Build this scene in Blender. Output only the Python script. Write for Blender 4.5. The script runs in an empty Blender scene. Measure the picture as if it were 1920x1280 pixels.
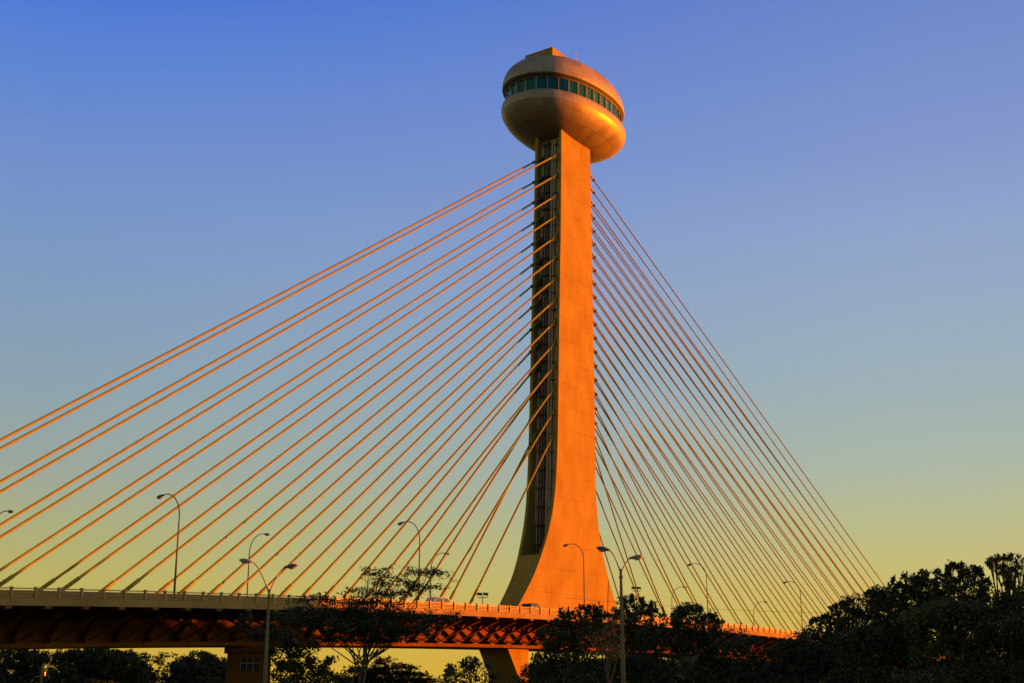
import bpy, bmesh, math, random
import numpy as np
from mathutils import Vector, Matrix

random.seed(7)
rng = np.random.default_rng(7)
R = math.radians
scene = bpy.context.scene
COL = scene.collection

# ------------------------------------------------------------------ camera
# world frame: x runs along the bridge, y across it, origin under the pylon
F_PX, PITCH, PSI = 2460.0, math.atan(680 / 2460.0), R(35.0)
CAM = Vector((-177.53, -112.59, 2.04))
cd = bpy.data.cameras.new('camera')
cam = bpy.data.objects.new('camera', cd)
COL.objects.link(cam)
cam.location = CAM
cam.rotation_euler = (R(90) + PITCH, 0, PSI - R(90))
cd.sensor_width = 36.0
cd.lens = F_PX / 1920 * 36
cd.clip_start, cd.clip_end = 0.5, 9000
scene.camera = cam
FWD = Vector((math.cos(PSI), math.sin(PSI), 0))
RGT = Vector((math.sin(PSI), -math.cos(PSI), 0))

def ray(px, py):
    X, Y = (px - 960) / F_PX, (640 - py) / F_PX
    fw = math.cos(PITCH) - Y * math.sin(PITCH)
    return RGT * X + FWD * fw + Vector((0, 0, math.sin(PITCH) + Y * math.cos(PITCH)))

def at(px, py, dist):
    """a point of the place seen in that direction, `dist` metres ahead"""
    d = ray(px, py)
    return CAM + d * (dist / d.dot(FWD))

def at_y(px, py, y):
    d = ray(px, py)
    return CAM + d * ((y - CAM.y) / d.y)

# ------------------------------------------------------------------ materials
def mat(name, col, rough=.8, metal=0.0, spec=.4):
    m = bpy.data.materials.new(name)
    m.use_nodes = True
    b = m.node_tree.nodes['Principled BSDF']
    b.inputs['Base Color'].default_value = (*col, 1)
    b.inputs['Roughness'].default_value = rough
    b.inputs['Metallic'].default_value = metal
    b.inputs['Specular IOR Level'].default_value = spec
    return m

def varied(name, c1, c2, scale=3.0, rough=.8, metal=0.0, spec=.3, stretch=(1, 1, 1), bump=0.0, detail=6):
    m = mat(name, c1, rough, metal, spec)
    nt = m.node_tree
    b = nt.nodes['Principled BSDF']
    tc = nt.nodes.new('ShaderNodeTexCoord')
    mp = nt.nodes.new('ShaderNodeMapping')
    mp.inputs['Scale'].default_value = stretch
    no = nt.nodes.new('ShaderNodeTexNoise')
    no.inputs['Scale'].default_value = scale
    no.inputs['Detail'].default_value = detail
    rp = nt.nodes.new('ShaderNodeValToRGB')
    rp.color_ramp.elements[0].position = .32
    rp.color_ramp.elements[1].position = .68
    rp.color_ramp.elements[0].color = (*c1, 1)
    rp.color_ramp.elements[1].color = (*c2, 1)
    nt.links.new(tc.outputs['Object'], mp.inputs['Vector'])
    nt.links.new(mp.outputs['Vector'], no.inputs['Vector'])
    nt.links.new(no.outputs['Fac'], rp.inputs['Fac'])
    nt.links.new(rp.outputs['Color'], b.inputs['Base Color'])
    if bump:
        bp = nt.nodes.new('ShaderNodeBump')
        bp.inputs['Strength'].default_value = bump
        bp.inputs['Distance'].default_value = .05
        nt.links.new(no.outputs['Fac'], bp.inputs['Height'])
        nt.links.new(bp.outputs['Normal'], b.inputs['Normal'])
    return m

def concrete_mat(name, base, dark, lift, lines=True):
    """board marked concrete: cloudy tone, vertical board streaks, pour joints every `lift` metres, rust marks"""
    m = mat(name, base, .92, 0, .04)
    nt = m.node_tree
    N, Lk = nt.nodes, nt.links
    b = N['Principled BSDF']
    tc = N.new('ShaderNodeTexCoord')

    def noise(scale, stretch, detail=5):
        mp = N.new('ShaderNodeMapping')
        mp.inputs['Scale'].default_value = stretch
        no = N.new('ShaderNodeTexNoise')
        no.inputs['Scale'].default_value = scale
        no.inputs['Detail'].default_value = detail
        Lk.new(tc.outputs['Object'], mp.inputs['Vector'])
        Lk.new(mp.outputs['Vector'], no.inputs['Vector'])
        return no.outputs['Fac']

    def ramp(sock, p0, p1, c0, c1):
        r = N.new('ShaderNodeValToRGB')
        r.color_ramp.elements[0].position, r.color_ramp.elements[1].position = p0, p1
        r.color_ramp.elements[0].color, r.color_ramp.elements[1].color = c0, c1
        Lk.new(sock, r.inputs['Fac'])
        return r.outputs['Color']

    def mix(mode, fac, a, bb):
        x = N.new('ShaderNodeMix')
        x.data_type = 'RGBA'
        x.blend_type = mode
        for sock, v in ((x.inputs[0], fac), (x.inputs[6], a), (x.inputs[7], bb)):
            if isinstance(v, (float, int)):
                sock.default_value = v
            elif isinstance(v, tuple):
                sock.default_value = v
            else:
                Lk.new(v, sock)
        return x.outputs[2]

    col = ramp(noise(.35, (1, 1, .6)), .3, .7, (*dark, 1), (*base, 1))
    col = mix('MULTIPLY', .5, col, ramp(noise(2.2, (1.6, 1.6, .06), 3), .3, .7, (.78, .76, .74, 1), (1, 1, 1, 1)))
    col = mix('MULTIPLY', .55, col, ramp(noise(.8, (1, 1, .22), 8), .66, .78, (1, 1, 1, 1), (.62, .5, .42, 1)))
    if lines:
        col = mix('MULTIPLY', .7, col, ramp(noise(.9, (.55, .55, 2.6), 4), .68, .76, (1, 1, 1, 1), (.6, .5, .4, 1)))
        sp = N.new('ShaderNodeSeparateXYZ')
        Lk.new(tc.outputs['Object'], sp.inputs[0])
        q = N.new('ShaderNodeMath'); q.operation = 'DIVIDE'
        Lk.new(sp.outputs['Z'], q.inputs[0]); q.inputs[1].default_value = lift
        fr = N.new('ShaderNodeMath'); fr.operation = 'FRACT'
        Lk.new(q.outputs[0], fr.inputs[0])
        ln = ramp(fr.outputs[0], .018, .03, (.66, .6, .55, 1), (1, 1, 1, 1))
        brk = ramp(noise(.5, (1, 1, 1)), .42, .58, (0, 0, 0, 1), (1, 1, 1, 1))
        col = mix('MULTIPLY', brk, col, ln)
    Lk.new(col, b.inputs['Base Color'])
    bp = N.new('ShaderNodeBump')
    bp.inputs['Strength'].default_value = .25
    bp.inputs['Distance'].default_value = .06
    Lk.new(noise(3.0, (1, 1, .25)), bp.inputs['Height'])
    Lk.new(bp.outputs['Normal'], b.inputs['Normal'])
    return m

M = {}
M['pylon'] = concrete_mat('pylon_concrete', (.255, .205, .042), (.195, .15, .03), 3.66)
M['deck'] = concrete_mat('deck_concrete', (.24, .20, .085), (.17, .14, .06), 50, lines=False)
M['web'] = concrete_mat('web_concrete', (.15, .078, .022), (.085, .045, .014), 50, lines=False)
M['asphalt'] = varied('asphalt', (.045, .045, .047), (.06, .06, .06), 2)
M['paint'] = mat('road_paint', (.75, .75, .72), .6)
M['rail'] = varied('railing_paint', (.24, .195, .075), (.28, .225, .09), 4, rough=.6)
M['galv'] = varied('galvanised_steel', (.30, .30, .28), (.38, .37, .34), 6, rough=.5, metal=.3)
M['pipe'] = varied('service_pipe_paint', (.40, .38, .26), (.5, .47, .33), 3, rough=.7, spec=.2)
M['dark_steel'] = varied('dark_steel', (.035, .035, .03), (.06, .055, .045), 5, rough=.7)
M['lamp_pole'] = varied('lamp_pole_paint', (.05, .05, .045), (.08, .075, .06), 3, rough=.6)
M['lamp_head'] = mat('lamp_head_paint', (.06, .07, .10), .4)
M['lens_and_sunlit_head'] = mat('lens_and_sunlit_head', (.22, .19, .12), .35, 0, .4)
M['post'] = concrete_mat('post_concrete', (.15, .135, .075), (.11, .10, .055), 60, lines=False)
M['cable'] = varied('cable_sheath', (.15, .165, .02), (.19, .20, .028), .9, rough=.8, spec=.06)
M['collar'] = mat('cable_collar', (.05, .05, .05), .6)
M['pod'] = varied('pod_aluminium', (.195, .175, .12), (.24, .215, .145), .25, rough=.48, metal=.25, spec=.4)
M['pod_roof'] = varied('pod_roof_panel', (.19, .18, .135), (.22, .205, .15), .3, rough=.55, metal=.2, spec=.35)
M['soffit'] = mat('pod_soffit', (.03, .032, .03), .7)
M['glass'] = mat('green_glass', (.004, .045, .036), .08, 0, .35)
M['glass'].node_tree.nodes['Principled BSDF'].inputs['Specular Tint'].default_value = (.25, .9, .7, 1)
M['mullion'] = mat('mullion', (.3, .3, .25), .6)
M['bark'] = varied('bark', (.05, .038, .025), (.09, .07, .045), 4, rough=.95, stretch=(1, 1, .3))
M['car_white'] = mat('white_car_paint', (.5, .47, .42), .4, 0, .4)
M['car_dark'] = mat('dark_car_paint', (.02, .02, .02), .5, 0, .25)
M['tyre'] = mat('tyre_rubber', (.02, .02, .02), .9)
M['rim'] = mat('wheel_rim', (.5, .5, .5), .35, .8)
M['car_glass'] = mat('car_glass', (.015, .02, .025), .06, 0, .6)
M['tail'] = mat('tail_light', (.35, .02, .02), .3)
M['head'] = mat('head_light', (.7, .7, .68), .15)
M['bars'] = mat('white_bars', (.34, .34, .3), .7)
M['void'] = mat('opening_shadow', (.02, .02, .02), .9)
M['wire'] = mat('wire', (.03, .03, .03), .7)
M['ground'] = varied('ground_soil', (.055, .06, .025), (.10, .085, .05), .05, rough=.95)
M['water'] = mat('river_water', (.03, .04, .035), .12, 0, .5)

def leaf_mat(name, c1, c2):
    m = varied(name, c1, c2, .7, rough=.65, spec=.25, detail=3)
    nt = m.node_tree
    b = nt.nodes['Principled BSDF']
    b.inputs['Transmission Weight'].default_value = 0
    return m
M['leaf_deep'] = leaf_mat('leaf_deep_green', (.014, .023, .006), (.030, .043, .011))
M['leaf_mid'] = leaf_mat('leaf_mid_green', (.026, .040, .009), (.052, .064, .017))
M['leaf_olive'] = leaf_mat('leaf_olive', (.035, .038, .010), (.07, .06, .02))
M['leaf_sunlit'] = leaf_mat('leaf_sunlit', (.10, .075, .025), (.16, .11, .04))  # brown of sunlit foliage put into the leaf colour

bulb = bpy.data.materials.new('lit_bulb')
bulb.use_nodes = True
bb = bulb.node_tree.nodes['Principled BSDF']
bb.inputs['Base Color'].default_value = (1, .5, .2, 1)
bb.inputs['Emission Color'].default_value = (1, .3, .05, 1)
bb.inputs['Emission Strength'].default_value = 1.0
M['bulb'] = bulb

# ------------------------------------------------------------------ mesh helpers
def link(name, bm, m, parent=None, smooth=False):
    me = bpy.data.meshes.new(name)
    bmesh.ops.recalc_face_normals(bm, faces=bm.faces[:])
    bm.to_mesh(me); bm.free()
    me.materials.append(m)
    if smooth:
        for p in me.polygons: p.use_smooth = True
    o = bpy.data.objects.new(name, me)
    COL.objects.link(o)
    if parent is not None:
        o.parent = parent
    return o

def tag(o, label=None, cat=None, group=None, kind=None):
    for k, v in (('label', label), ('category', cat), ('group', group), ('kind', kind)):
        if v: o[k] = v
    return o

def thing(name, label, cat, loc=(0, 0, 0), group=None, rotz=0):
    e = bpy.data.objects.new(name, None)
    e.empty_display_size = .5
    e.location = loc
    e.rotation_euler = (0, 0, rotz)
    COL.objects.link(e)
    return tag(e, label, cat, group)

def box(bm, x0, x1, y0, y1, z0, z1):
    v = [bm.verts.new(p) for p in ((x0,y0,z0),(x1,y0,z0),(x1,y1,z0),(x0,y1,z0),(x0,y0,z1),(x1,y0,z1),(x1,y1,z1),(x0,y1,z1))]
    for f in ((0,1,2,3),(4,5,6,7),(0,1,5,4),(1,2,6,5),(2,3,7,6),(3,0,4,7)):
        bm.faces.new([v[i] for i in f])

def tube(bm, pts, radii, n=8, caps=True):
    pts = [Vector(p) for p in pts]
    if not hasattr(radii, '__len__'): radii = [radii] * len(pts)
    rings, ref = [], None
    for i, p in enumerate(pts):
        d = (pts[min(i+1, len(pts)-1)] - pts[max(i-1, 0)]).normalized()
        if ref is None:
            ref = d.orthogonal().normalized()
        u = (ref - d * ref.dot(d)).normalized(); ref = u
        w = d.cross(u)
        rings.append([bm.verts.new(p + (u*math.cos(2*math.pi*k/n) + w*math.sin(2*math.pi*k/n)) * radii[i]) for k in range(n)])
    for a, b in zip(rings, rings[1:]):
        for k in range(n):
            bm.faces.new((a[k], a[(k+1) % n], b[(k+1) % n], b[k]))
    if caps:
        bm.faces.new(rings[0][::-1]); bm.faces.new(rings[-1])

def loft(bm, rings, cap0=True, cap1=True):
    vs = [[bm.verts.new(p) for p in r] for r in rings]
    n = len(vs[0])
    for a, b in zip(vs, vs[1:]):
        for k in range(n):
            bm.faces.new((a[k], a[(k+1) % n], b[(k+1) % n], b[k]))
    if cap0: bm.faces.new(vs[0][::-1])
    if cap1: bm.faces.new(vs[-1])

def interp(x, xs, ys): return float(np.interp(x, xs, ys))

ORD = ['first','second','third','fourth','fifth','sixth','seventh','eighth','ninth','tenth','eleventh','twelfth',
       'thirteenth','fourteenth','fifteenth','sixteenth','seventeenth','eighteenth','nineteenth','twentieth','twenty-first']

# ------------------------------------------------------------------ light, sky
SUN_AZ, SUN_EL = R(48), R(1.9)           # azimuth measured from -y towards +x
sdir = Vector((math.sin(SUN_AZ) * math.cos(SUN_EL), -math.cos(SUN_AZ) * math.cos(SUN_EL), math.sin(SUN_EL)))
sl = bpy.data.lights.new('sun', 'SUN')
sl.energy = 5.0
sl.angle = R(.5)
sl.color = (.91, .156, .001)
so = bpy.data.objects.new('sun', sl)
so.rotation_euler = sdir.to_track_quat('Z', 'Y').to_euler()
so.location = sdir * 400
COL.objects.link(so)

w = bpy.data.worlds.new('World')
scene.world = w
w.use_nodes = True
nt = w.node_tree
N, Lk = nt.nodes, nt.links
for n in list(N): N.remove(n)
out = N.new('ShaderNodeOutputWorld')
sky = N.new('ShaderNodeTexSky')
sky.sky_type = 'NISHITA'
sky.sun_disc = False
sky.sun_elevation = SUN_EL
sky.sun_rotation = math.atan2(sdir.x, sdir.y)
bg1 = N.new('ShaderNodeBackground')
Lk.new(sky.outputs[0], bg1.inputs['Color'])
bg1.inputs['Strength'].default_value = .05
tc = N.new('ShaderNodeTexCoord')
sp = N.new('ShaderNodeSeparateXYZ')
Lk.new(tc.outputs['Generated'], sp.inputs[0])

def sky_ramp(stops):
    r = N.new('ShaderNodeValToRGB')
    cr = r.color_ramp
    cr.interpolation = 'EASE' if False else 'LINEAR'
    while len(cr.elements) < len(stops): cr.elements.new(.5)
    for e, (deg, c) in zip(cr.elements, stops):
        e.position = max(0, math.sin(R(deg)))
        lin = [((v/255 + .055)/1.055)**2.4 if v/255 > .04045 else v/255/12.92 for v in c]
        e.color = (*lin, 1)
    Lk.new(sp.outputs['Z'], r.inputs['Fac'])
    return r.outputs['Color']
cool = sky_ramp([(0, (216, 168, 50)), (1.6, (214, 172, 60)), (5.0, (190, 179, 100)), (7.1, (174, 176, 127)), (9.5, (157, 169, 158)), (13, (141, 165, 178)),
                 (16.4, (132, 159, 192)), (20, (122, 151, 203)), (23, (110, 143, 209)), (27, (88, 131, 216)), (30, (64, 116, 217)), (50, (40, 66, 130)), (90, (25, 40, 85))])
warm = sky_ramp([(0, (222, 178, 60)), (1.6, (218, 182, 70)), (5.0, (203, 188, 113)), (7.1, (190, 189, 139)), (9.5, (174, 185, 166)), (13, (160, 179, 186)),
                 (16.4, (151, 173, 198)), (20, (143, 165, 207)), (23, (131, 153, 207)), (27, (118, 142, 206)), (30, (108, 134, 203)), (50, (50, 72, 128)), (90, (25, 40, 85))])
dt = N.new('ShaderNodeVectorMath'); dt.operation = 'DOT_PRODUCT'
Lk.new(tc.outputs['Generated'], dt.inputs[0])
dt.inputs[1].default_value = (math.sin(SUN_AZ), -math.cos(SUN_AZ), 0)
mr = N.new('ShaderNodeMapRange')
mr.inputs['From Min'].default_value = -.12
mr.inputs['From Max'].default_value = .48
Lk.new(dt.outputs['Value'], mr.inputs['Value'])
mx = N.new('ShaderNodeMix'); mx.data_type = 'RGBA'
Lk.new(mr.outputs[0], mx.inputs[0]); Lk.new(cool, mx.inputs[6]); Lk.new(warm, mx.inputs[7])
dusk = sky_ramp([(0, (226, 200, 104)), (6, (214, 198, 120)), (14, (180, 178, 136)), (30, (100, 110, 112)), (60, (44, 58, 78)), (90, (25, 40, 75))])
mr2 = N.new('ShaderNodeMapRange')
mr2.inputs['From Min'].default_value = -.2
mr2.inputs['From Max'].default_value = -.75
Lk.new(dt.outputs['Value'], mr2.inputs['Value'])
mx2 = N.new('ShaderNodeMix'); mx2.data_type = 'RGBA'
Lk.new(mr2.outputs[0], mx2.inputs[0]); Lk.new(mx.outputs[2], mx2.inputs[6]); Lk.new(dusk, mx2.inputs[7])
bg2 = N.new('ShaderNodeBackground')
glow = N.new('ShaderNodeMapRange')          # the sky round the setting sun, right of the frame, is brighter and yellower
glow.interpolation_type = 'SMOOTHSTEP'
glow.inputs['From Min'].default_value = .58
glow.inputs['From Max'].default_value = .95
Lk.new(dt.outputs['Value'], glow.inputs['Value'])
gold = sky_ramp([(0, (255, 206, 70)), (8, (250, 206, 84)), (16, (236, 196, 104)), (30, (178, 160, 112)), (55, (70, 74, 80)), (90, (25, 40, 75))])
mx3 = N.new('ShaderNodeMix'); mx3.data_type = 'RGBA'
Lk.new(glow.outputs[0], mx3.inputs[0]); Lk.new(mx2.outputs[2], mx3.inputs[6]); Lk.new(gold, mx3.inputs[7])
Lk.new(mx3.outputs[2], bg2.inputs['Color'])
st = N.new('ShaderNodeMath'); st.operation = 'MULTIPLY_ADD'
Lk.new(glow.outputs[0], st.inputs[0]); st.inputs[1].default_value = .5; st.inputs[2].default_value = .25
st2 = N.new('ShaderNodeMath'); st2.operation = 'MULTIPLY_ADD'
Lk.new(mr2.outputs[0], st2.inputs[0]); st2.inputs[1].default_value = .2; Lk.new(st.outputs[0], st2.inputs[2])
Lk.new(st2.outputs[0], bg2.inputs['Strength'])
ms = N.new('ShaderNodeMixShader')
ms.inputs[0].default_value = .95
Lk.new(bg1.outputs[0], ms.inputs[1]); Lk.new(bg2.outputs[0], ms.inputs[2])
Lk.new(ms.outputs[0], out.inputs['Surface'])
scene.view_settings.view_transform = 'Standard'
scene.view_settings.look = 'None'
scene.view_settings.exposure = 2.0
scene.view_settings.gamma = 1.0

# ------------------------------------------------------------------ ground
bm = bmesh.new()
bmesh.ops.create_grid(bm, x_segments=8, y_segments=8, size=4000)
tag(link('ground', bm, M['ground']), 'dark grassy river bank under the bridge', 'ground', kind='structure')

# ------------------------------------------------------------------ bridge deck
def zr(x): return 14.893 + .01131 * x - 1.766e-4 * x * x     # top of railing (crest curve)
def zroad(x): return zr(x) - 1.0
HALF = 14.04
X0, X1 = -196.0, 236.0
xs_deck = [X0 + 3.0 * i for i in range(int((X1 - X0) / 3.0) + 1)]

def sweep(bm, prof, xs=xs_deck):
    """closed cross-section [(y, dz below railing top)] swept along the crest curve"""
    loft(bm, [[(x, y, zr(x) + dz) for y, dz in prof] for x in xs])

bridge = thing('bridge_deck', 'long concrete bridge deck on slanting struts, carrying the pylon and traffic', 'bridge deck')
bm = bmesh.new(); sweep(bm, [(-13.6, -1.02), (13.6, -1.02), (13.6, -1.28), (4.4, -1.5), (-4.4, -1.5), (-13.6, -1.28)])
link('deck_slab', bm, M['deck'], bridge)
for s in (-1, 1):
    bm = bmesh.new(); sweep(bm, [(s*14.04, -.80), (s*13.62, -.80), (s*13.62, -1.47), (s*14.04, -1.47)])
    link('edge_beam', bm, M['deck'], bridge)
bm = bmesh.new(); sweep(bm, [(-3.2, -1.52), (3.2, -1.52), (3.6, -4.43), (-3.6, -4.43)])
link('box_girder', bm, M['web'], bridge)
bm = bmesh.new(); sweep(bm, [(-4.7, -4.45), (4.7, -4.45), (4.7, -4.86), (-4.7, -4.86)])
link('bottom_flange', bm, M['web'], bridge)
bm = bmesh.new(); sweep(bm, [(-12.6, -1.0), (-3.3, -1.0), (-3.3, -1.012), (-12.6, -1.012)])
link('road_surface', bm, M['asphalt'], bridge)
bm = bmesh.new(); sweep(bm, [(12.6, -1.0), (3.3, -1.0), (3.3, -1.012), (12.6, -1.012)])
link('road_surface', bm, M['asphalt'], bridge)
for y in (-8.0, 8.0):
    bm = bmesh.new()
    sweep(bm, [(y-.07, -.994), (y+.07, -.994), (y+.07, -.997), (y-.07, -.997)])
    link('lane_marking', bm, M['paint'], bridge)
for s in (-1, 1):
    bm = bmesh.new(); sweep(bm, [(s*3.25, -.72), (s*3.0, -.72), (s*2.95, -1.01), (s*3.25, -1.01)])
    link('median_kerb', bm, M['deck'], bridge)
for s in (-1, 1):
    bm = bmesh.new(); sweep(bm, [(s*12.95, -.16), (s*12.75, -.16), (s*12.65, -1.01), (s*12.95, -1.01)])
    link('barrier', bm, M['deck'], bridge)
ribs = [-149.2 + 3.9 * i for i in range(69)]
for x in ribs:
    z = zr(x)
    bm = bmesh.new()           # cantilever rib under the slab, its end block showing on the edge beam
    prof = [(-14.04, -1.475), (-13.5, -1.475), (-13.5, -1.29), (-3.25, -1.52), (-3.25, -2.15), (-12.9, -1.75), (-14.04, -1.72)]
    loft(bm, [[(x-.32, y, z+d) for y, d in prof], [(x+.32, y, z+d) for y, d in prof]])
    link('rib', bm, M['web'], bridge)
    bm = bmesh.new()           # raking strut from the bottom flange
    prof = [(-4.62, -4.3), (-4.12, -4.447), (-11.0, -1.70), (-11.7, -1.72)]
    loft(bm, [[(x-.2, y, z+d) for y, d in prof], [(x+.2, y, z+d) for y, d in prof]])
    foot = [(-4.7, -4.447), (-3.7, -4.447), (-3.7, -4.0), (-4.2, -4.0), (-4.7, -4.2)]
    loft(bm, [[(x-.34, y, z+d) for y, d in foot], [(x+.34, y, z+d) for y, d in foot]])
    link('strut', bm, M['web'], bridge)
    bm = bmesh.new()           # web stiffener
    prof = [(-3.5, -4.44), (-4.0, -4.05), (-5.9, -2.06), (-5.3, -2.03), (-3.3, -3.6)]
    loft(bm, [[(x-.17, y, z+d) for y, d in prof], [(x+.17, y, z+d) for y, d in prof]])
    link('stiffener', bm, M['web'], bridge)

# railing along the near edge
rail = thing('bridge_railing', 'beige horizontal bar railing along the near edge of the bridge deck', 'railing')
for dz in (-.02, -.20, -.37, -.54, -.70):
    bm = bmesh.new()
    r = .05 if dz > -.1 else .034
    sweep(bm, [(-13.83-r, dz-r), (-13.83+r, dz-r), (-13.83+r, dz+r), (-13.83-r, dz+r)])
    link('rail', bm, M['rail'], rail)
post_xs = [-98.2 - 12*2.352 + 2.352*i for i in range(96)]
for x in post_xs:
    bm = bmesh.new()
    z = zr(x)
    box(bm, x-.075, x+.075, -14.0, -13.7, z-.797, z+.02)
    box(bm, x-.11, x+.11, -14.0, -13.7, z+.02, z+.12)
    link('post', bm, M['rail'], rail)
bm = bmesh.new()
k = 0
for x in [post_xs[0] - 2.352*i for i in range(1, 28)] + [post_xs[-1] + 2.352*i for i in range(1, 50)]:
    box(bm, x-.075, x+.075, -14.0, -13.7, zr(x)-.797, zr(x)+.1)
tag(link('post', bm, M['rail'], rail), kind='stuff')

# ------------------------------------------------------------------ pylon
PZ  = [9.9, 13.0, 16.1, 18.3, 20.7, 23.9, 26.0, 28.0, 30.6, 33.0, 35.4, 40.6, 46.5, 52.6, 65.2, 76.3, 89.7, 99.0]
PXL = [-24.2, -20.4, -17.55, -15.65, -13.75, -12.0, -11.1, -10.3, -9.5, -9.05, -8.75, -8.28, -8.0, -7.72, -7.22, -6.66, -6.18, -5.9]
PXR = [15.5, 13.2, 11.2, 9.75, 8.2, 6.3, 5.2, 4.4, 3.75, 3.3, 3.05, 3.0, 3.05, 3.1, 3.1, 3.08, 3.15, 3.2]
PW  = [1.72, 1.75, 1.8, 1.88, 1.98, 2.2, 2.35, 2.46, 2.58, 2.66, 2.72, 2.76, 2.75, 2.74, 2.73, 2.71, 2.66, 2.62]
def smooth_interp(z, ys):
    # average of a few nearby samples keeps the flare a smooth curve
    return sum(interp(z + d, PZ, ys) for d in (-1.2, -.6, 0, .6, 1.2)) / 5
def xl(z): return smooth_interp(z, PXL)
def xr(z): return smooth_interp(z, PXR)
def pw(z): return smooth_interp(z, PW)
def xback(z): return -6.05 - .042 * (92 - z) + 1.5
LEDGE = 23.9
pylon = thing('bridge_pylon', 'tall tapering concrete bridge pylon with flared foot and recessed shaded front', 'pylon', (0, 0, 0))
bm = bmesh.new()
zz = [9.9 + .7 * i for i in range(int((LEDGE - 9.9) / .7) + 1)]
zz[-1] = LEDGE
loft(bm, [[(xl(z), -pw(z), z), (xr(z), -pw(z), z), (xr(z), pw(z), z), (xl(z), pw(z), z)] for z in zz])
zz = [LEDGE + .7 * i for i in range(int((98 - LEDGE) / .7) + 1)]
T = .48
loft(bm, [[(xl(z), -pw(z), z), (xr(z), -pw(z), z), (xr(z), pw(z), z), (xl(z), pw(z), z), (xl(z), pw(z)-T, z), (xback(z), pw(z)-T, z),
           (xback(z), -pw(z)+T, z), (xl(z), -pw(z)+T, z)] for z in zz], cap0=False)
shaft = link('shaft', bm, M['pylon'], pylon)
zs = [LEDGE + .05 + 1.5 * i for i in range(48)]
for yy, rr, off, mm in ((1.85, .07, -.2, 'galv'), (1.5, .09, -.25, 'dark_steel'), (.95, .12, -.35, 'dark_steel'), (.12, .06, -.3, 'galv'), (-.25, .10, -.25, 'dark_steel'), (-1.5, .06, -.2, 'galv'), (-1.8, .10, -.2, 'dark_steel')):
    bm = bmesh.new(); tube(bm, [(xback(z) + off, yy, z) for z in zs], rr, 6)
    link('guide_rail', bm, M[mm], pylon)
for yy, rr, mm in ((2.05, .08, 'pipe'), (1.68, .09, 'pipe'), (1.2, .08, 'pipe'), (.72, .10, 'pipe'), (.42, .06, 'dark_steel'), (-.08, .08, 'pipe'),
                   (-.48, .09, 'pipe'), (-.62, .035, 'dark_steel'), (-1.38, .08, 'pipe'), (-2.02, .09, 'pipe')):
    bm = bmesh.new(); tube(bm, [(xback(z) - .3, yy, z) for z in zs], rr, 6)
    link('service_pipe', bm, M[mm], pylon)
for k in range(14):
    za = 91.0 - 3.66 * k
    for yy in (1.85, -1.85):
        bm = bmesh.new(); box(bm, xback(za) - .7, xback(za) - .002, yy - .3, yy + .3, za - .55, za + .75)
        link('anchor_box', bm, M['dark_steel'], pylon)
bm = bmesh.new()                                   # caged service ladder
for yy in (-.75, -1.25):
    tube(bm, [(xback(z) - .45, yy, z) for z in zs], .045, 5)
z = LEDGE + .4
while z < 94:
    tube(bm, [(xback(z) - .45, -.75, z), (xback(z) - .45, -1.25, z)], .028, 4)
    z += .55
link('ladder', bm, M['galv'], pylon)
bm = bmesh.new()                                   # truss of the lift shaft
for yy in (.45, 1.3):
    tube(bm, [(xback(z) - .75, yy, z) for z in zs], .05, 5)
for i in range(0, 46):
    z = LEDGE + .3 + 1.55 * i
    tube(bm, [(xback(z) - .75, .45, z), (xback(z) - .75, 1.3, z)], .035, 4)
    tube(bm, [(xback(z) - .75, .45 if i % 2 else 1.3, z), (xback(z+1.55) - .75, 1.3 if i % 2 else .45, z + 1.55)], .03, 4)
link('lift_truss', bm, M['dark_steel'], pylon)
for i in range(24):                                # brackets holding the rails to the back wall
    z = LEDGE + 1.6 + 2.95 * i
    if z > 94: break
    bm = bmesh.new()
    box(bm, xback(z)-.55, xback(z)-.01, -1.9, -.55, z, z+.12)
    link('bracket', bm, M['dark_steel'], pylon)
    bm = bmesh.new()
    box(bm, xback(z)-.85, xback(z)-.01, .3, 1.7, z+.35, z+.5)
    link('bracket', bm, M['dark_steel'], pylon)

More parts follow.
